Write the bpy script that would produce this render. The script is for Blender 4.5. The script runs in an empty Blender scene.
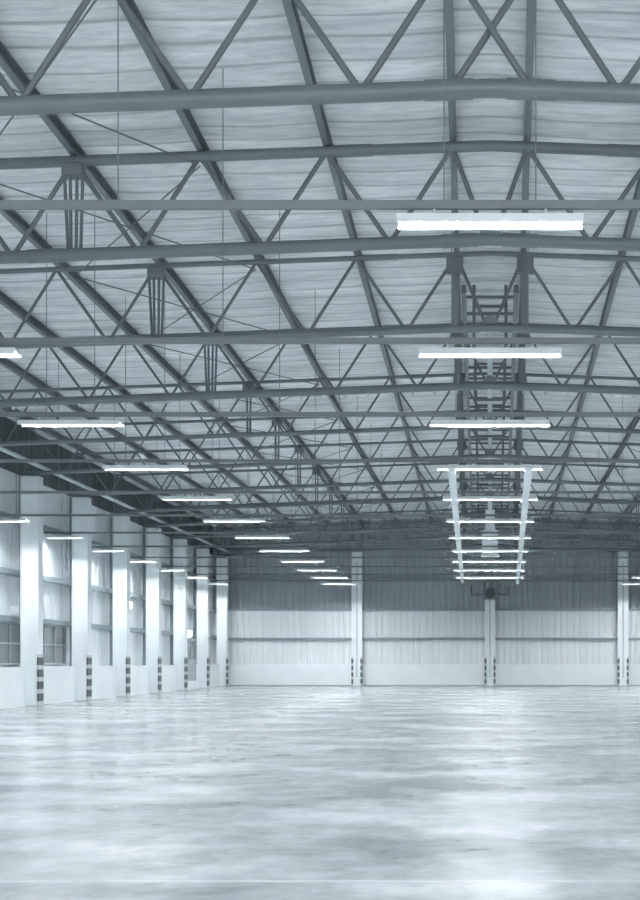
import bpy, math, random
random.seed(4)
SC = bpy.context.scene
COL = SC.collection
# ------------------------------------------------------------------ camera, world, exposure
F = 1407.0                       # focal length in pixels of a 640-wide frame
EYE = 1.5
cam = bpy.data.cameras.new('camera')
cam.sensor_fit = 'HORIZONTAL'; cam.sensor_width = 36.0
cam.lens = F / 640 * 36.0
cam.shift_x = (320 - 490) / 640
cam.shift_y = (661 - 450) / 640
cam.clip_end = 300
co = bpy.data.objects.new('camera', cam); COL.objects.link(co)
co.location = (0, 0, EYE); co.rotation_euler = (math.pi / 2, 0, 0)
SC.camera = co
w = bpy.data.worlds.new('world'); SC.world = w; w.use_nodes = True
w.node_tree.nodes['Background'].inputs[0].default_value = (0.93, 0.97, 1.0, 1)
w.node_tree.nodes['Background'].inputs[1].default_value = 0.85
TUBE = 135.0                      # strength of the fluorescent tubes
SC.view_settings.view_transform = 'Standard'
SC.view_settings.look = 'None'
SC.view_settings.gamma = 1
SC.view_settings.use_curve_mapping = False
SC.view_settings.exposure = 2.17

# ------------------------------------------------------------------ the hall's measures (metres)
FLARE = 0.0143                   # the hall widens a little towards its far end
PITCH = 0.037
NEAR, FAR = -6.0, 84.3           # open front, far wall
BAY = 6.03
TRUSS0 = 16.8                    # first truss in view
HB, HT, HR = EYE + 6.84, EYE + 8.36, EYE + 8.69     # bottom chord, top chord, roof skin, at the ridge
LAMP0, HL = 14.2, EYE + 4.47
CLAD, COLX = 15.4, 14.32         # cladding and column face
def U(x, d): return x + FLARE * d            # distance from the ridge plane
def drop(u): return -PITCH * abs(u)

# ------------------------------------------------------------------ materials
def mat(name, col, rough=0.5, metal=0.0, spec=None):
    m = bpy.data.materials.new(name); m.use_nodes = True
    b = m.node_tree.nodes['Principled BSDF']
    b.inputs['Base Color'].default_value = (*col, 1)
    b.inputs['Roughness'].default_value = rough
    b.inputs['Metallic'].default_value = metal
    if spec is not None: b.inputs['Specular IOR Level'].default_value = spec
    return m
def N(m, t, **kw):
    n = m.node_tree.nodes.new(t)
    for k, v in kw.items():
        if k in n.inputs.keys(): n.inputs[k].default_value = v
        else: setattr(n, k, v)
    return n
def L(m, a, b): m.node_tree.links.new(a, b)
def mottle(m, c0, c1, scale, size=1.0, detail=6, lo=0.3, hi=0.7, bump=0.0, rough=None):
    """colour wandering between two tones, in object space"""
    b = m.node_tree.nodes['Principled BSDF']
    tc = N(m, 'ShaderNodeTexCoord'); mp = N(m, 'ShaderNodeMapping', Scale=scale)
    L(m, tc.outputs['Object'], mp.inputs['Vector'])
    no = N(m, 'ShaderNodeTexNoise', Scale=size, Detail=detail, Roughness=0.62)
    L(m, mp.outputs[0], no.inputs['Vector'])
    cr = N(m, 'ShaderNodeValToRGB')
    cr.color_ramp.elements[0].position = lo; cr.color_ramp.elements[0].color = (*c0, 1)
    cr.color_ramp.elements[1].position = hi; cr.color_ramp.elements[1].color = (*c1, 1)
    L(m, no.outputs['Fac'], cr.inputs[0]); L(m, cr.outputs[0], b.inputs['Base Color'])
    if bump:
        bp = N(m, 'ShaderNodeBump', Strength=bump, Distance=0.05)
        L(m, no.outputs['Fac'], bp.inputs['Height']); L(m, bp.outputs[0], b.inputs['Normal'])
    if rough:
        mr = N(m, 'ShaderNodeMapRange'); mr.inputs[3].default_value = rough[0]; mr.inputs[4].default_value = rough[1]
        L(m, no.outputs['Fac'], mr.inputs[0]); L(m, mr.outputs[0], b.inputs['Roughness'])
    return m, tc, no, cr

steel = mat('grey_painted_steel', (.21, .27, .295), .42); mottle(steel, (.115, .138, .148), (.145, .172, .184), (1, 1, 1), 2.0)
chordm = mat('grey_tube_steel', (.25, .315, .34), .38); mottle(chordm, (.125, .152, .163), (.155, .187, .2), (.4, 1, 1), 1.5)
darksteel = mat('dark_purlin_steel', (.11, .14, .15), .5); mottle(darksteel, (.13, .155, .166), (.18, .212, .224), (1, .3, 1), 1.0)
palesteel = mat('pale_galvanised_steel', (.5, .57, .6), .4); mottle(palesteel, (.44, .51, .54), (.56, .63, .66), (1, 1, 1), 3.0)
colm = mat('pale_column_paint', (.66, .73, .76), .45); mottle(colm, (.72, .775, .80), (.80, .85, .87), (2, 2, .5), 1.0)
clad = mat('white_cladding', (.62, .69, .72), .45); mottle(clad, (.72, .775, .80), (.80, .85, .87), (.5, .5, .2), 1.0)
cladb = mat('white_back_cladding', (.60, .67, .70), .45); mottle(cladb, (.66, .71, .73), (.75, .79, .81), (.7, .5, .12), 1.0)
cladu = mat('shaded_back_cladding', (.3, .35, .37), .45); mottle(cladu, (.27, .315, .335), (.33, .375, .395), (.7, .5, .12), 1.0)  # shade above the lamps' cutoff, painted as a greyer wall tone
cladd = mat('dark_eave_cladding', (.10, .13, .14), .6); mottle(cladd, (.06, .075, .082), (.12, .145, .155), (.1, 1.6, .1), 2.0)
conc = mat('white_concrete', (.78, .84, .86), .6); mottle(conc, (.73, .79, .81), (.81, .86, .88), (1, 1, 1), 0.7)
girtm = mat('grey_girt_steel', (.24, .30, .325), .45); mottle(girtm, (.21, .265, .29), (.27, .335, .36), (1, 1, 1), 2.0)
enamel = mat('pale_grey_enamel', (.42, .46, .48), .4); mottle(enamel, (.55, .59, .61), (.6, .64, .66), (1, 1, 1), 3.0)
white = mat('white_enamel', (.74, .80, .83), .35); mottle(white, (.71, .77, .80), (.77, .83, .86), (1, 1, 1), 3.0)
glass = mat('dim_window_glass', (.12, .155, .17), .08); mottle(glass, (.19, .22, .235), (.25, .285, .3), (.6, .6, .6), 1.0)
doorm = mat('grey_door_paint', (.36, .42, .45), .45); mottle(doorm, (.33, .39, .42), (.39, .45, .48), (1, 1, 1), 2.0)
linerm = mat('matt_black_added_glare_liner', (.014, .017, .018), .8, 0, .1); mottle(linerm, (.012, .015, .016), (.016, .019, .02), (1, 1, 1), 5.0)
blackm = mat('dark_rubber', (.04, .05, .055), .6); mottle(blackm, (.03, .04, .045), (.05, .06, .065), (1, 1, 1), 5.0)

hazard = mat('striped_guard', (.5, .5, .5), .5)
def _haz():
    m = hazard; b = m.node_tree.nodes['Principled BSDF']
    tc = N(m, 'ShaderNodeTexCoord'); sx = N(m, 'ShaderNodeSeparateXYZ'); L(m, tc.outputs['Object'], sx.inputs[0])
    a = N(m, 'ShaderNodeMath', operation='DIVIDE'); a.inputs[1].default_value = .40; L(m, sx.outputs['Z'], a.inputs[0])
    f = N(m, 'ShaderNodeMath', operation='FRACT'); L(m, a.outputs[0], f.inputs[0])
    g = N(m, 'ShaderNodeMath', operation='GREATER_THAN'); g.inputs[1].default_value = .36; L(m, f.outputs[0], g.inputs[0])
    x = N(m, 'ShaderNodeMix', data_type='RGBA'); x.inputs[6].default_value = (.5, .54, .56, 1); x.inputs[7].default_value = (.09, .105, .11, 1)
    L(m, g.outputs[0], x.inputs[0]); L(m, x.outputs[2], b.inputs['Base Color'])
_haz()

tube_m = bpy.data.materials.new('lit_tube'); tube_m.use_nodes = True
def _em(m, col, s):
    nt = m.node_tree; nt.nodes.clear()
    o = nt.nodes.new('ShaderNodeOutputMaterial'); e = nt.nodes.new('ShaderNodeEmission')
    e.inputs[0].default_value = (*col, 1); e.inputs[1].default_value = s
    nt.links.new(e.outputs[0], o.inputs[0])
_em(tube_m, (.955, .975, 1.0), TUBE)
lamp_m = bpy.data.materials.new('lit_wall_lamp'); lamp_m.use_nodes = True; _em(lamp_m, (.9, .96, 1.0), 1.6)

roofm = mat('foil_roof_lining', (.6, .66, .68), .45)
def _roof():
    m = roofm
    m, tc, no, cr = mottle(m, (.66, .695, .71), (.95, .965, .972), (.3, 2.2, 1), 1.0, 9, .32, .68)
    b = m.node_tree.nodes['Principled BSDF']
    mp = N(m, 'ShaderNodeMapping', Scale=(.22, 1, 1)); L(m, tc.outputs['Object'], mp.inputs['Vector'])
    wv = N(m, 'ShaderNodeTexWave', wave_type='BANDS', bands_direction='Y', wave_profile='SIN')
    wv.inputs['Scale'].default_value = .42; wv.inputs['Distortion'].default_value = 3.5
    wv.inputs['Detail'].default_value = 3; wv.inputs['Detail Scale'].default_value = 1.3
    L(m, mp.outputs[0], wv.inputs['Vector'])
    # narrow seams across the hall
    r2 = N(m, 'ShaderNodeValToRGB'); r2.color_ramp.elements[0].position = 0.0; r2.color_ramp.elements[0].color = (.42, .45, .46, 1)
    r2.color_ramp.elements[1].position = .075; r2.color_ramp.elements[1].color = (1, 1, 1, 1)
    L(m, wv.outputs['Fac'], r2.inputs[0])
    mx = N(m, 'ShaderNodeMix', data_type='RGBA', blend_type='MULTIPLY'); mx.inputs[0].default_value = .6
    L(m, cr.outputs[0], mx.inputs[6]); L(m, r2.outputs[0], mx.inputs[7])
    # soiled patches
    mp3 = N(m, 'ShaderNodeMapping', Scale=(.22, .75, 1)); L(m, tc.outputs['Object'], mp3.inputs['Vector'])
    n3 = N(m, 'ShaderNodeTexNoise', Scale=1.0, Detail=10, Roughness=.75); L(m, mp3.outputs[0], n3.inputs['Vector'])
    r3 = N(m, 'ShaderNodeValToRGB'); r3.color_ramp.elements[0].position = .34; r3.color_ramp.elements[0].color = (.74, .765, .775, 1)
    r3.color_ramp.elements[1].position = .56; r3.color_ramp.elements[1].color = (1, 1, 1, 1); L(m, n3.outputs['Fac'], r3.inputs[0])
    my = N(m, 'ShaderNodeMix', data_type='RGBA', blend_type='MULTIPLY'); my.inputs[0].default_value = .9
    L(m, mx.outputs[2], my.inputs[6]); L(m, r3.outputs[0], my.inputs[7]); L(m, my.outputs[2], b.inputs['Base Color'])
    n2 = N(m, 'ShaderNodeTexNoise', Scale=1.0, Detail=8, Roughness=.7); mp2 = N(m, 'ShaderNodeMapping', Scale=(1.6, 7, 1))
    L(m, tc.outputs['Object'], mp2.inputs['Vector']); L(m, mp2.outputs[0], n2.inputs['Vector'])
    r4 = N(m, 'ShaderNodeValToRGB'); r4.color_ramp.elements[0].position = .36; r4.color_ramp.elements[0].color = (.80, .82, .83, 1)
    r4.color_ramp.elements[1].position = .58; r4.color_ramp.elements[1].color = (1.05, 1.05, 1.05, 1); L(m, n2.outputs['Fac'], r4.inputs[0])
    mz = N(m, 'ShaderNodeMix', data_type='RGBA', blend_type='MULTIPLY'); mz.inputs[0].default_value = 1
    L(m, my.outputs[2], mz.inputs[6]); L(m, r4.outputs[0], mz.inputs[7]); L(m, mz.outputs[2], b.inputs['Base Color'])
    ad = N(m, 'ShaderNodeMath', operation='ADD'); L(m, wv.outputs['Fac'], ad.inputs[0]); L(m, n2.outputs['Fac'], ad.inputs[1])
    bp = N(m, 'ShaderNodeBump', Strength=.4, Distance=.1); L(m, ad.outputs[0], bp.inputs['Height']); L(m, bp.outputs[0], b.inputs['Normal'])
_roof()

floorm = mat('polished_concrete', (.5, .55, .57), .2)
def _floor():
    m = floorm
    m, tc, no, cr = mottle(m, (.20, .232, .246), (.48, .518, .535), (.42, .5, 1), 1.0, 11, .34, .63, 0, (.17, .25))
    b = m.node_tree.nodes['Principled BSDF']
    mp = N(m, 'ShaderNodeMapping', Scale=(2.6, 1.5, 1)); L(m, tc.outputs['Object'], mp.inputs['Vector'])
    n2 = N(m, 'ShaderNodeTexNoise', Scale=1.0, Detail=8, Roughness=.7); L(m, mp.outputs[0], n2.inputs['Vector'])
    r = N(m, 'ShaderNodeValToRGB'); r.color_ramp.elements[0].position = .3; r.color_ramp.elements[0].color = (.66, .69, .70, 1)
    r.color_ramp.elements[1].position = .6; r.color_ramp.elements[1].color = (1.05, 1.05, 1.05, 1); L(m, n2.outputs['Fac'], r.inputs[0])
    mx = N(m, 'ShaderNodeMix', data_type='RGBA', blend_type='MULTIPLY'); mx.inputs[0].default_value = .85
    L(m, cr.outputs[0], mx.inputs[6]); L(m, r.outputs[0], mx.inputs[7]); L(m, mx.outputs[2], b.inputs['Base Color'])
    b.inputs['Specular IOR Level'].default_value = .5
_floor()
jointm = mat('pale_joint_filler', (.6, .64, .66), .22); mottle(jointm, (.30, .33, .345), (.52, .56, .575), (1.2, 1, 1), 1.0)

# ------------------------------------------------------------------ mesh helpers
class MB:
    def __init__(s): s.v = []; s.f = []
    def add(s, vs, fs):
        o = len(s.v); s.v += [tuple(p) for p in vs]; s.f += [tuple(i + o for i in f) for f in fs]; return s
    def box(s, lo, hi):
        x0, y0, z0 = lo; x1, y1, z1 = hi
        return s.add([(x0,y0,z0),(x1,y0,z0),(x1,y1,z0),(x0,y1,z0),(x0,y0,z1),(x1,y0,z1),(x1,y1,z1),(x0,y1,z1)],
                     [(0,3,2,1),(4,5,6,7),(0,1,5,4),(1,2,6,5),(2,3,7,6),(3,0,4,7)])
    def beam(s, p, q, prof):
        """sweep a closed profile [(a,b)] from p to q, (a sideways, b upwards)"""
        d = [q[i]-p[i] for i in range(3)]; l = math.sqrt(sum(c*c for c in d)); d = [c/l for c in d]
        up = (0,0,1) if abs(d[2]) < .95 else (0,1,0)
        a = (d[1]*up[2]-d[2]*up[1], d[2]*up[0]-d[0]*up[2], d[0]*up[1]-d[1]*up[0])
        n = math.sqrt(sum(c*c for c in a)); a = [c/n for c in a]
        b = (a[1]*d[2]-a[2]*d[1], a[2]*d[0]-a[0]*d[2], a[0]*d[1]-a[1]*d[0])
        k = len(prof)
        vs = [tuple(e[i]+a[i]*x+b[i]*y for i in range(3)) for e in (p, q) for x, y in prof]
        fs = [(i, (i+1) % k, k+(i+1) % k, k+i) for i in range(k)] + [tuple(range(k-1,-1,-1)), tuple(range(k, 2*k))]
        return s.add(vs, fs)
    def tube(s, p, q, r, n=8):
        return s.beam(p, q, [(r*math.cos(2*math.pi*i/n), r*math.sin(2*math.pi*i/n)) for i in range(n)])
    def path(s, pts, r, n=12):
        """round pipe through points lying in one x-z plane"""
        vs = []
        for p in pts:
            for i in range(n):
                t = 2*math.pi*i/n; vs.append((p[0], p[1]+r*math.cos(t), p[2]+r*math.sin(t)))
        fs = []
        for j in range(len(pts)-1):
            for i in range(n): fs.append((j*n+i, j*n+(i+1) % n, (j+1)*n+(i+1) % n, (j+1)*n+i))
        fs += [tuple(range(n-1,-1,-1)), tuple(range((len(pts)-1)*n, len(pts)*n))]
        return s.add(vs, fs)
    def mesh(s, name, m, smooth=False):
        me = bpy.data.meshes.new(name); me.from_pydata(s.v, [], s.f); me.update()
        import bmesh
        bm = bmesh.new(); bm.from_mesh(me); bmesh.ops.recalc_face_normals(bm, faces=bm.faces)
        for e in bm.edges:
            if len(e.link_faces) == 2 and e.calc_face_angle(0) > .8: e.smooth = False
        bm.to_mesh(me); bm.free()
        me.materials.append(m)
        if smooth:
            for p in me.polygons: p.use_smooth = len(p.vertices) == 4
        return me
    def build(s, name, m, parent=None, loc=(0,0,0), smooth=False):
        return link(name, s.mesh(name, m, smooth), parent, loc)
def link(name, me, parent=None, loc=(0,0,0)):
    o = bpy.data.objects.new(name, me); COL.objects.link(o); o.location = loc
    if parent: o.parent = parent
    return o
def tag(o, label, cat, group=None):
    o['label'] = label; o['category'] = cat
    if group: o['group'] = group
    return o
def thing(name, label, cat, loc, group=None):
    o = bpy.data.objects.new(name, None); COL.objects.link(o); o.location = loc; o.empty_display_size = .2
    return tag(o, label, cat, group)
def struct(o, label=None, cat=None):
    o['kind'] = 'structure'
    if label: o['label'] = label
    if cat: o['category'] = cat
    return o
def copy_tree(o, loc):
    c = o.copy(); COL.objects.link(c); c.location = loc
    for ch in o.children:
        d = ch.copy(); COL.objects.link(d); d.parent = c
        for g in ch.children:
            e = g.copy(); COL.objects.link(e); e.parent = d
    return c
ORD = ['first','second','third','fourth','fifth','sixth','seventh','eighth','ninth','tenth','eleventh','twelfth','thirteenth','fourteenth']

# ------------------------------------------------------------------ shell
W0, W1 = U(CLAD, NEAR), U(CLAD, FAR)
b = MB(); b.box((-W1-.6, NEAR, -.2), (W1+.6, FAR+.6, 0))
struct(b.build('floor', floorm), 'polished grey concrete floor', 'floor')
# roof skin with gentle sag between the purlins
PX = [.28 + 2.05*i for i in range(8)]
b = MB()
prof = []
for sgn in (-1, 1):
    xs = []
    for i in range(7):
        for t in (0, .25, .5, .75): xs.append((PX[i] + 2.05*t, -.025*4*t*(1-t)))
    xs += [(PX[7], 0), (CLAD+.6, 0)]
    prof.append([(sgn*x, dz) for x, dz in xs])
line = list(reversed(prof[0])) + [(0, .0)] + prof[1]
ny = 46
vs = []
for j in range(ny):
    d = NEAR + (FAR+.6-NEAR)*j/(ny-1)
    for x, dz in line:
        u = (abs(x)+FLARE*d)*(1 if x > 0 else -1) if x else 0
        vs.append((u, d, HR + drop(u) + dz + .0))
n = len(line)
fs = [(j*n+i, j*n+i+1, (j+1)*n+i+1, (j+1)*n+i) for j in range(ny-1) for i in range(n-1)]
b.add(vs, fs)
# upper skin so that the roof has a thickness
vs2 = [(x, y, z+.15) for x, y, z in vs]; b.add(vs2, fs)
struct(b.build('ceiling', roofm, smooth=True), 'foil lined pitched roof', 'ceiling')

def side_wall(sgn, z0, z1, m, x=CLAD, d0=NEAR, d1=FAR, per=.45, dep=.014):
    b = MB(); pts = []
    d = d0
    while d < d1 - 1e-6:
        for t, e in ((0, 0), (.55, 0), (.65, dep), (.9, dep)):
            pts.append((min(d + t*per, d1), e))
        d += per
    pts.append((d1, 0))
    vs = []
    for off in (0, .14):
        for d, e in pts:
            for z in (z0, z1): vs.append((sgn*(U(x, d)+e+off), d, z))
    k = len(pts)
    fs = [(2*i, 2*i+1, 2*i+3, 2*i+2) for i in range(k-1)] + [(2*k+2*i, 2*k+2*i+1, 2*k+2*i+3, 2*k+2*i+2) for i in range(k-1)]
    fs += [(2*i+1, 2*i+3, 2*k+2*i+3, 2*k+2*i+1) for i in range(k-1)]
    b.add(vs, fs)
    return b
def roof_h(x, d): return HR + drop(U(x, d))
EAVE = EYE + 6.35
struct(side_wall(-1, 0, EAVE, clad).build('wall_left', clad), 'ribbed pale left wall', 'wall')
struct(side_wall(1, 0, EAVE, clad).build('wall_right', clad), 'ribbed pale right wall', 'wall')
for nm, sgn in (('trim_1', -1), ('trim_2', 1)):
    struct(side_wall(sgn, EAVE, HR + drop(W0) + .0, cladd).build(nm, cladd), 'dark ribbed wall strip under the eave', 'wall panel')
# far wall, ribbed
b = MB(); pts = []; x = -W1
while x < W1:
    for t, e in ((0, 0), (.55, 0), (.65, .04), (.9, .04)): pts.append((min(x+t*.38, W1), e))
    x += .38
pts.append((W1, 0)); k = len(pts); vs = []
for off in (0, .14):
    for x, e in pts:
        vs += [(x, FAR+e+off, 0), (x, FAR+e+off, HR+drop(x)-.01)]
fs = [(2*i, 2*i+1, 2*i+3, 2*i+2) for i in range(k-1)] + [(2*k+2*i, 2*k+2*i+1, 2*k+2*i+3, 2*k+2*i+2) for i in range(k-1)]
b.add(vs, fs); struct(b.build('wall_back', cladu), 'ribbed far wall, white below, painted shade above', 'wall')
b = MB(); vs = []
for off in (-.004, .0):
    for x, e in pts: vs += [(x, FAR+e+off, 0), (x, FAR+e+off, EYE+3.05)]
b.add(vs, fs); struct(b.build('trim_5', cladb), 'ribbed white far wall below the painted shade', 'wall panel')
# concrete upstands at the foot of the walls
UPH = 1.3
b = MB()
for sgn in (-1,):
    b.add([(sgn*U(14.75, NEAR), NEAR, 0), (sgn*U(CLAD-.02, NEAR), NEAR, 0), (sgn*U(CLAD-.02, NEAR), NEAR, UPH), (sgn*U(14.75, NEAR), NEAR, UPH),
           (sgn*U(14.75, FAR), FAR, 0), (sgn*U(CLAD-.02, FAR), FAR, 0), (sgn*U(CLAD-.02, FAR), FAR, UPH), (sgn*U(14.75, FAR), FAR, UPH)],
          [(0,1,2,3), (4,5,6,7), (0,1,5,4), (1,2,6,5), (2,3,7,6), (3,0,4,7)])
struct(b.build('baseboard_left', conc), 'white concrete upstand along the left wall', 'upstand')
b = MB(); b.add([(U(14.75, NEAR), NEAR, 0), (U(CLAD-.02, NEAR), NEAR, 0), (U(CLAD-.02, NEAR), NEAR, UPH), (U(14.75, NEAR), NEAR, UPH),
           (U(14.75, FAR), FAR, 0), (U(CLAD-.02, FAR), FAR, 0), (U(CLAD-.02, FAR), FAR, UPH), (U(14.75, FAR), FAR, UPH)],
          [(0,1,2,3), (4,5,6,7), (0,1,5,4), (1,2,6,5), (2,3,7,6), (3,0,4,7)])
struct(b.build('baseboard_right', conc), 'white concrete upstand along the right wall', 'upstand')
b = MB(); b.box((-U(14.75, FAR), FAR-.12, .06), (U(14.75, FAR), FAR-.005, UPH))
struct(b.build('baseboard_back', conc), 'white concrete upstand along the far wall', 'upstand')
b = MB(); b.box((-U(14.75, FAR), FAR-.14, 0), (U(14.75, FAR), FAR-.005, .06))
struct(b.build('trim_3', girtm), 'grey strip at the foot of the far wall', 'trim')
# pale construction joints in the floor
b = MB(); b.box((-W0-.0, 9.55, 0), (W0+.0, 9.63, .0008))
struct(b.build('trim_4', jointm), 'pale joint across the floor near the camera', 'trim')

# ------------------------------------------------------------------ girts
def girt_side(h, x0, label, r=.09):
    b = MB(); p = (-U(x0, NEAR), NEAR, h); q = (-U(x0, FAR-.2), FAR-.2, h)
    o = b.beam(p, q, [(-.13, -r), (.13, -r), (.13, r), (-.13, r), (-.13, r-.03), (.07, r-.03), (.07, -r+.03), (-.13, -r+.03)]).build('wall_girt', girtm)
    return tag(o, label, 'girt', 'girts along the left wall')
girt_side(EYE+1.40, CLAD-.14, 'long grey horizontal girt on the left wall level with the window heads')
girt_side(EYE+2.95, CLAD-.14, 'long grey horizontal girt on the left wall midway between window heads and lamps')
girt_side(EYE+4.75, CLAD-.14, 'long grey horizontal girt on the left wall just above the lamps')
BG = [(1.32, 'the lowest of the far wall, above the white upstand'), (3.08, 'of the far wall at the top of its brightly lit part'),
      (4.85, 'of the far wall behind the lowest ceiling lamps'), (6.6, 'the highest of the far wall, just under the roof trusses')]
for h, t in BG:
    b = MB(); b.box((-U(CLAD, FAR)+.1, FAR-.16, EYE+h-.07), (U(CLAD, FAR)-.1, FAR-.005, EYE+h-.03)); b.box((-U(CLAD, FAR)+.1, FAR-.16, EYE+h-.03), (U(CLAD, FAR)-.1, FAR-.13, EYE+h+.07))
    b.box((-U(CLAD, FAR)+.1, FAR-.13, EYE+h+.04), (U(CLAD, FAR)-.1, FAR-.005, EYE+h+.07))
    tag(b.build('wall_girt', girtm), 'grey horizontal girt, ' + t, 'girt', 'girts across the far wall')

# ------------------------------------------------------------------ columns along the left wall
TD = [TRUSS0 + BAY*k for k in range(12)]
def guard(b, sx, sy):
    """angle iron round a corner at the origin, legs running towards +sx and +sy"""
    t, l, h = .016, .1, 1.7
    x = sorted((-sx*t, sx*l)); y = sorted((-sy*t, 0)); b.box((x[0], y[0], 0), (x[1], y[1], h))
    x = sorted((-sx*t, 0)); y = sorted((0, sy*l)); b.box((x[0], y[0], 0), (x[1], y[1], h))
    return b
CH = EYE + 6.84 - PITCH*15.0 - .13
cb = MB(); cb.box((-.03, -.25, .02), (0, .25, CH-.02)); cb.box((-.57, -.21, .02), (-.03, .21, CH-.02)); cb.box((-.60, -.25, .02), (-.57, .25, CH-.02))
column_me = cb.mesh('shaft', colm)
plate_me = MB().box((-.65, -.3, 0), (.05, .3, .02)).mesh('base_plate', girtm)
cap_me = MB().box((-.62, -.27, CH-.02), (.02, .27, CH)).mesh('cap_plate', girtm)
g1 = MB().box((0, -.265, 0), (.016, .25, 1.7)).box((-.045, -.265, 0), (0, -.251, 1.7)).mesh('corner_guard', hazard)
place = ['beside the window at the left edge of the photo', 'right behind the second window', 'beside the bright wall lamp nearest the camera', 'before the plain wall bay', 'just before the grey door', 'just behind the grey door', 'standing in the far left corner']
for k in range(-1, 7):
    d = 46.95 + BAY*k
    lab = ('tall pale column on the left wall nearest the camera, outside the left edge' if k < 0 else
           'tall pale steel column with striped guard, %s' % place[k])
    c = thing('steel_column', lab, 'column', (-U(COLX, d), d, 0), 'columns along the left wall')
    link('shaft', column_me, c); link('base_plate', plate_me, c); link('cap_plate', cap_me, c)
    o = link('corner_guard', g1, c, (.001, 0, .02)); o['label'] = 'dark and white striped corner guard'
# wall posts behind the columns
pm = MB().box((-.02, -.07, 0), (.02, .07, EAVE-UPH)).box((-.22, -.015, 0), (-.02, .015, EAVE-UPH)).mesh('wall_post', girtm)
pf = MB().box((-.22, -.03, 0), (-.02, .03, EAVE-UPH)).mesh('web', girtm)
pfl = MB().box((-.02, -.09, 0), (.015, .09, EAVE-UPH)).mesh('flange', colm)
for k in range(-1, 6):
    d = 46.95 + BAY*k + .95
    p = thing('wall_post', 'slim wall post with pale flange, just behind the %s' % ('column outside the left edge' if k < 0 else ORD[k] + ' left column'), 'post', (-U(15.12, d), d, UPH), 'slim posts on the left wall')
    link('web', pf, p); o = link('flange', pfl, p); o['label'] = 'pale flange'
# columns of the far wall
for u, h, t in ((-7.92, 6.5, 'left of the middle one'), (0, 4.35, 'in the middle under the ridge'), (7.92, 6.5, 'right of the middle one')):
    c = thing('steel_column', 'pale steel column against the far wall, %s' % t, 'column', (u, FAR-.5, 0), 'columns of the far wall')
    b = MB(); H = EYE + h
    b.box((-.31, -.13, .02), (-.27, .13, H)); b.box((.27, -.13, .02), (.31, .13, H)); b.box((-.27, -.09, .02), (.27, .09, H))
    b.build('shaft', colm, c)
    MB().box((-.36, -.2, 0), (.36, .2, .02)).build('base_plate', girtm, c)
    MB().box((-.05, -.16, .5), (.05, -.09, H-.6)).build('conduit', palesteel, c)
    for sx in (1, -1):
        o = guard(MB(), sx, 1).build('corner_guard', hazard, c, (-sx*.312, -.132, .02)); o['label'] = 'dark and white striped corner guard'

# ------------------------------------------------------------------ windows, door and lamps of the left wall
def wall_window(i, d0, d1, z0, z1, label, cols=2):
    xw = -U(15.34, (d0+d1)/2)
    f = MB(); t = .07
    dd = d1-d0; zz = z1-z0
    f.box((-.05, 0, 0), (.06, t, zz)); f.box((-.05, dd-t, 0), (.06, dd, zz)); f.box((-.05, t, 0), (.06, dd-t, t)); f.box((-.05, t, zz-t), (.06, dd-t, zz))
    for j in range(1, cols): f.box((-.05, dd*j/cols-.03, t), (.045, dd*j/cols+.03, zz-t))
    f.box((-.05, t, zz*.5-.025), (.04, dd-t, zz*.5+.025))
    o = struct(f.build('window_%d' % i, doorm, None, (xw, d0, z0)), label, 'window')
    MB().box((-.02, t, t), (.0, dd-t, zz-t)).build('pane', glass, o)
    return o
wall_window(1, 43.3, 48.0, 1.36, EYE+1.32, 'dark paned window at the left edge of the photo', 4)
wall_window(2, 49.4, 53.2, 1.36, EYE+1.32, 'dark paned window between the first two left columns', 3)
xw = -U(14.7, 73.2)
b = MB(); b.box((-.66, 0, .45), (0, .1, 2.7)); b.box((-.66, 2.1, .45), (0, 2.2, 2.7)); b.box((-.66, .1, 2.62), (0, 2.1, 2.7)); b.box((-.66, .1, .45), (-.03, 2.1, 1.6)); b.box((-.66, 1.07, 1.6), (-.03, 1.13, 2.62)); b.box((-.66, .1, 2.57), (-.03, 2.1, 2.62))
o = struct(b.build('door_1', doorm, None, (xw, 73.2, 0)), 'grey door in a shallow frame at the far end of the left wall', 'door')
MB().box((-.5, .1, 1.6), (-.06, 1.07, 2.57)).box((-.5, 1.13, 1.6), (-.06, 2.1, 2.57)).build('pane', glass, o)
for (x, y, z, t, em) in ((15.26, 63.0, EYE+2.5, 'glowing white wall lamp behind the third left column', True), (14.80, 74.2, EYE+1.44, 'glowing white wall lamp above the grey door', True),
                         (15.26, 47.25, EYE+1.68, 'unlit white wall box above the window at the left edge', False)):
    th = thing('wall_lamp' if em else 'wall_box', t, 'lamp' if em else 'box', (-U(x, y), y, z))
    MB().box((-.16, -.14, -.16), (-.04, .14, .16)).build('back_box', white, th)
    bb = MB(); s_ = 1.3 if em else 1
    bb.add([(x, y*s_, z*s_) for x, y, z in ((-.04,-.13,-.15),(-.04,.13,-.15),(-.04,.13,.15),(-.04,-.13,.15),(.09*s_,-.09,-.11),(.09*s_,.09,-.11),(.09*s_,.09,.09),(.09*s_,-.09,.09))],
           [(0,1,2,3),(4,5,6,7),(0,1,5,4),(1,2,6,5),(2,3,7,6),(3,0,4,7)])
    o = bb.build('diffuser' if em else 'cover', lamp_m if em else white, th)

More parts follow.
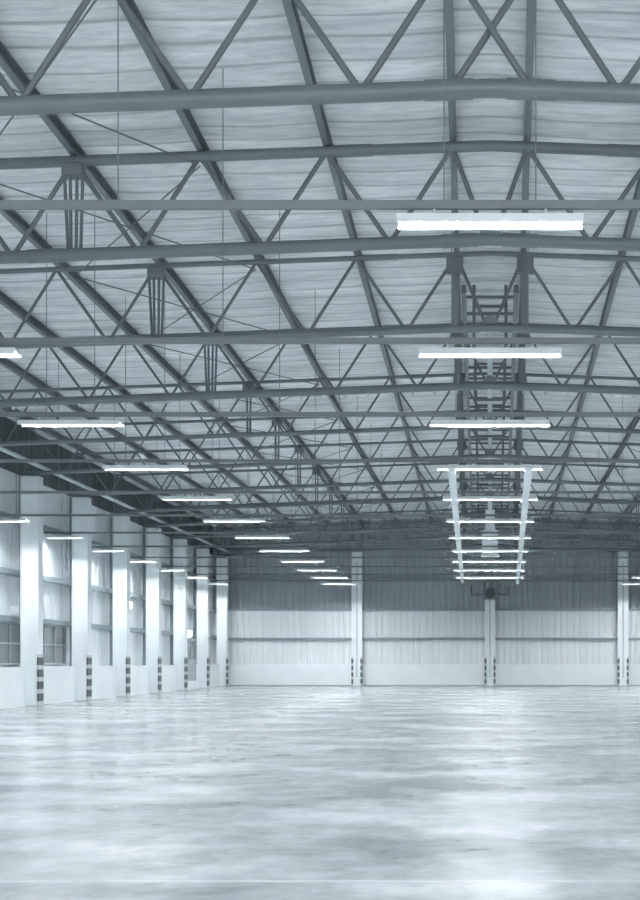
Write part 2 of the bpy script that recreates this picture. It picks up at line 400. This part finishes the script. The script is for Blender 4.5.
# ------------------------------------------------------------------ purlins
def line_x(x, d, z): return (x, d, z)
pprof = [(-.05, 0), (.06, 0), (.06, .02), (-.03, .02), (-.03, .19), (.06, .19), (.06, .21), (-.05, .21)]
NUM = ['nearest the ridge', 'second from the ridge', 'third from the ridge', 'fourth from the ridge', 'fifth from the ridge', 'sixth from the ridge', 'seventh from the ridge', 'last before the eave']
for sgn, side in ((-1, 'left'), (1, 'right')):
    for i, x in enumerate(PX):
        u0, u1 = U(x, NEAR), U(x, FAR)
        z0, z1 = HR - .235 + drop(u0), HR - .235 + drop(u1)
        b = MB(); b.beam((0, 0, 0), (sgn*(u1-u0), FAR-NEAR, z1-z0), [(-sgn*a, c) for a, c in pprof])
        o = b.build('roof_purlin', darksteel, None, (sgn*u0, NEAR, z0))
        tag(o, 'long dark purlin under the roof on the %s slope, %s' % (side, NUM[i]), 'purlin', 'purlins running the length of the roof')
# eave tubes
for sgn, side in ((-1, 'left'),):
    b = MB(); x = 14.2; u0, u1 = U(x, NEAR), U(x, FAR)
    o = b.tube((sgn*u0, NEAR, EYE+6.47), (sgn*u1, FAR-.01, EYE+6.40), .07).build('eave_tube', palesteel, smooth=True)
    tag(o, 'pale tube running the length of the left eave above the columns', 'beam')

# ------------------------------------------------------------------ trusses
TOP = [.28 + 2.05*i for i in range(8)]
BOT = [1.3 + 2.04*i for i in range(7)]
tw = ['with crossed braces at the ridge, at the top of the photo', 'just behind the brightest lamp', 'right behind the second ridge lamp', 'before the third ridge lamp']
for k, d in enumerate(TD):
    rank = 'nearest the camera' if k == 0 else 'farthest from the camera' if k == 11 else '%s from the camera' % ORD[k]
    t = thing('roof_truss', 'grey tubular roof truss, ' + rank + (', ' + tw[k] if k in (1, 2) else ''), 'truss', (0, d, 0), 'roof trusses')
    ue = U(14.95, d)
    RB, RT, RW = ((.112, .092, .043), (.102, .09, .04), (.078, .055, .033), (.1, .052, .03))[k] if k < 4 else (.066, .048, .027)
    def bot(u): return (u, 0, HB + drop(u))
    def top(u): return (u, 0, HT + drop(u))
    bc = MB().path([bot(-ue), bot(0), bot(ue)], RB, 14).build('bottom_chord', chordm, t, smooth=True)
    tc = MB().path([top(-ue), top(0), top(ue)], RT, 12).build('top_chord', chordm, t, smooth=True)
    for sgn in (-1, 1):
        MB().path([bot(sgn*.2), bot(sgn*.78)], RB+.011, 14).build('splice_sleeve', chordm, bc, smooth=True)
        MB().path([bot(sgn*6.9), bot(sgn*7.5)], RB+.01, 14).build('splice_sleeve', chordm, bc, smooth=True)
        MB().path([top(sgn*1.9), top(sgn*2.6)], RT+.01, 12).build('splice_sleeve', chordm, tc, smooth=True)
    def seg(p, q, r, name, m=steel):
        MB().tube(p, q, r, 8).build(name, m, t, smooth=True)
    for sgn in (-1, 1):
        for i in range(7):
            a = top(sgn*U(TOP[i], d)); c = bot(sgn*U(BOT[i]-.055, d)); e = bot(sgn*U(BOT[i]+.055, d)); c = (c[0], 0, c[2]+RB*.8); e = (e[0], 0, e[2]+RB*.8); g = top(sgn*U(TOP[i+1], d))
            seg(a, c, RW, 'web_brace'); seg(e, g, RW, 'web_brace')
        seg(top(sgn*U(TOP[7], d)), bot(sgn*U(14.85, d)), RW, 'web_brace')
        # centre braces
        a = top(sgn*U(TOP[0], d))
        if k == 0: a2 = (a[0], a[1]+sgn*.05, a[2]); c = bot(-sgn*U(.24, d)); c = (c[0], sgn*.05, c[2]); seg(a2, c, RW, 'web_brace')
        else: seg(a, bot(sgn*.06), RW, 'web_brace')
        # ridge posts
        if k >= 2:
            u = sgn*U(.31, d)
            MB().box((u-.07, -.06, bot(u)[2]), (u+.07, .06, top(u)[2])).build('ridge_post', steel, t)
            MB().box((u-.17, -.08, top(u)[2]-.38), (u+.17, .08, top(u)[2]-.06)).build('gusset_plate', steel, t)
        # hanger cluster at the fourth top node
        u = sgn*U(TOP[3], d)
        z1 = top(u)[2]; z0 = bot(u)[2]
        MB().box((u-.16, -.13, z1-.26), (u+.16, .13, z1-.07)).build('gusset_plate', darksteel, t)
        seg((u-.055, 0, z1-.2), (u-.04, 0, z0), .028, 'strut'); seg((u+.055, 0, z1-.2), (u+.04, 0, z0), .028, 'strut')
        if k < 4: seg((u-.15, 0, z1-.2), (u-.1, .05, z0), .028, 'strut'); seg((u+.15, 0, z1-.2), (u+.1, .05, z0), .028, 'strut')
    if k == 3:
        for j in range(-25, 26):
            u = (j+.5)*.55
            MB().box((u-.03, -.03, bot(u)[2]-RB-.07), (u+.03, .03, bot(u)[2]-RB+.02)).build('hanger_clip', palesteel, t)
    if k >= 1:
        MB().beam((0, -.1, HB+.06), (0, .1, HB+.06), [(.17*math.cos(q*math.pi/8), .17*math.sin(q*math.pi/8)) for q in range(9)]).build('ridge_knuckle', darksteel, t)

# ------------------------------------------------------------------ longitudinal braces between the trusses (roof plane)
for k in range(0, 11):
    for sgn, side in ((-1, 'left'), (1, 'right')):
        if k % 2 and sgn > 0: continue
        for (xa, xb) in ((4.4, 8.0), (8.0, 4.4)):
            d0, d1 = TD[k], TD[k+1]
            ua, ub = sgn*U(xa, d0), sgn*U(xb, d1)
            b = MB().tube((ua, d0+.1, HT+drop(ua)-(.12 if xb > xa else .17)), (ub, d1-.1, HT+drop(ub)-(.12 if xb > xa else .17)), .014, 5)
            o = b.build('brace_rod', steel)
            tag(o, 'thin brace rod under the %s roof slope between the %s and %s trusses, running %s' % (side, ORD[k], ORD[k+1], 'outwards' if xb > xa else 'inwards'), 'rod', 'thin crossing brace rods')

# ------------------------------------------------------------------ lamp rails and lamps
LD = [LAMP0 + BAY*k for k in range(-1, 12)]
RZ = HL + .135
def rail_name(i): return 'the one nearest the camera, above the frame' if i == 0 else 'carrying the %s row of lamps from the camera' % ORD[i-1]
for i, d in enumerate(LD):
    w_ = U(CLAD-.15, d)
    t = thing('lamp_rail', 'slim grey rail hung across the hall, ' + rail_name(i), 'rail', (0, d, RZ), 'rails carrying the lamps')
    rh = .042 if i <= 3 else .034
    MB().box((-w_, -.03, -.045), (w_, .03, -.045+2*rh)).build('rail', steel, t)
    for sgn in (-1, 1):
        for u in (.26 + FLARE*d, 3.55 + FLARE*d, 7.0 + FLARE*d, 7.9 + FLARE*d, 11.2 + FLARE*d, 14.3 + FLARE*d):
            h = HR + drop(u) - RZ
            MB().tube((sgn*u, 0, .04), (sgn*u, 0, h+.02), .0075, 5).build('hanger_rod', darksteel, t)
def lamp_meshes(l):
    h = l/2; W, H = .135, .085
    b = MB()
    b.box((-h, -W, -.012), (h, W, 0))                           # top plate
    b.box((-h, -W, -H), (h, -W+.012, -.012)); b.box((-h, W-.012, -H), (h, W, -.012))
    b.box((-h, -W+.012, -H+.034), (-h+.012, W-.012, -.012)); b.box((h-.012, -W+.012, -H+.034), (h, W-.012, -.012))
    r = b.mesh('housing', enamel)
    e = .0015; b = MB()
    for y in (-W+.012+e, W-.012-2*e): b.box((-h+.013, y, -H+.004), (h-.013, y+e, -.0145))
    inner = b.mesh('added_glare_liner', linerm)  # black sheets added inside the lips to dim the lamps' glare
    z = -H + .040 + .016
    tubes = [MB().tube((-h+.05, y, z), (h-.05, y, z), .016, 8).mesh('tube', tube_m, True) for y in (-.06, .06)]
    clip = MB()
    clip.box((-.012, -.012, 0), (.012, .012, .082)); clip.box((-.05, -.03, 0), (.05, .03, .012))
    return r, tubes, clip.mesh('clip', palesteel), inner
def lamp(l, u, d, label, group, cache=[None]):
    t = thing('fluorescent_lamp', label, 'ceiling lamp', (u, d, RZ-.127), group)
    if l != 1.9 or cache[0] is None:
        ms = lamp_meshes(l)
        if l == 1.9: cache[0] = ms
    else: ms = cache[0]
    link('housing', ms[0], t); link('added_glare_liner', ms[3], t)
    for q in ms[1]: link('tube', q, t)
    for x in (-l*.3, l*.3): link('clip', ms[2], t, (x, 0, 0))
    return t
for i, d in enumerate(LD):
    rk = 'just outside the top of the photo' if i == 0 else ('the big glaring one nearest the camera' if i == 1 else '%s from the camera' % ORD[i-1])
    if i < 12: lamp(1.47 + 2*FLARE*d, 0, d, 'long white lamp hanging under the ridge, ' + rk, 'lamps under the ridge')
    for sgn, side in ((-1, 'left'), (1, 'right')):
        rk = 'outside the photo' if i <= 1 else 'cut by the photo edge' if i == 2 and sgn < 0 else '%s from the camera' % ORD[i-1]
        lamp(1.9, sgn*U(7.45, d), d, 'long white lamp in the row midway down the %s slope, %s' % (side, rk), 'lamps midway down the %s slope' % side)
    if i >= 2:
        lamp(1.2, -U(14.55, d), d, 'short white lamp beside the left wall columns, ' + ('outside the photo' if i < 6 else '%s from the camera' % ORD[i-6]), 'lamps beside the left wall')
# white trunking joining the ridge lamps
for sgn, side in ((-1, 'left'), (1, 'right')):
    d0, d1 = LD[4], 78.0
    p = (sgn*U(.41, d0), d0-.3, RZ-.26); q = (sgn*U(.41, d1), d1, RZ-.26)
    o = MB().beam(p, q, [(-.09, -.04), (.09, -.04), (.09, .04), (-.09, .04)]).build('cable_trunking', white)
    tag(o, 'white trunking running away along the %s ends of the ridge lamps' % side, 'trunking', 'trunking beside the ridge lamps')

# ------------------------------------------------------------------ ridge walkway and things hung from the ridge
t = thing('ridge_walkway', 'grey ladder-like walkway frame hung under the ridge beyond the third truss', 'walkway', (0, 29.5, HT-.55))
for sgn in (-1, 1):
    MB().beam((sgn*.55, 0, 0), (sgn*1.0, 52.0, -.02), [(-.05, -.08), (.05, -.08), (.05, .08), (-.05, .08)]).build('stringer', steel, t)
for j in range(0, 36):
    y = .7 + j*1.45; u = .55 + .45*y/52
    MB().box((-u, y-.03, -.03), (u, y+.03, .03)).build('cross_bar', steel, t)
for j in range(9):
    y = 1.6 + j*BAY; u = .38 + .3*y/52
    h = MB(); h.box((-u, y-.03, -.95), (-u+.07, y+.03, .5)); h.box((u-.07, y-.03, -.95), (u, y+.03, .5)); h.box((-u+.07, y-.03, -.95), (u-.07, y+.03, -.88)); h.box((-u+.07, y-.03, .0), (u-.07, y+.03, .06))
    h.build('hoop', steel, t)
o = MB().tube((0, 30.5, HT-1.0), (0, 79.5, HT-1.15), .07, 8).build('ridge_pipe', palesteel, smooth=True)
tag(o, 'pale pipe running along the middle of the ridge walkway', 'pipe')
# hanging duct
d = 60.6; t = thing('ventilation_duct', 'pale stepped duct hanging in the middle under the ridge', 'duct', (0, d, EYE+4.5))
MB().box((-.09, -.09, 2.0), (.09, .09, HT-1.17-EYE-4.5)).build('stem', white, t)
b = MB(); b.box((-.2, -.2, 1.15), (.2, .2, 2.0)); b.box((-.23, -.23, 1.1), (.23, .23, 1.18)); b.build('neck', white, t)
b = MB(); b.box((-.34, -.3, .1), (.34, .3, 1.1)); b.box((-.38, -.34, 0), (.38, .34, .1)); b.build('hood', white, t)
# dark fan unit on top of the middle far column
t = thing('fan_heater', 'dark fan heater on a bracket above the middle far column', 'heater', (0, FAR-.75, EYE+3.6))
b = MB(); b.box((-.42, -.3, .05), (.42, .2, .75)); b.build('casing', darksteel, t)
b = MB(); b.beam((0, -.34, .4), (0, -.3, .4), [(.3*math.cos(q*math.pi/10), .3*math.sin(q*math.pi/10)) for q in range(20)]); b.build('fan_grille', blackm, t)
for s_ in (-1, 1):
    b = MB(); b.box((min(s_*.42, s_*1.15), -.1, .28), (max(s_*.42, s_*1.15), .0, .4)); b.box((min(s_*1.05, s_*1.15), -.1, .28), (max(s_*1.05, s_*1.15), 0, .85)); b.build('bracket_arm', darksteel, t)
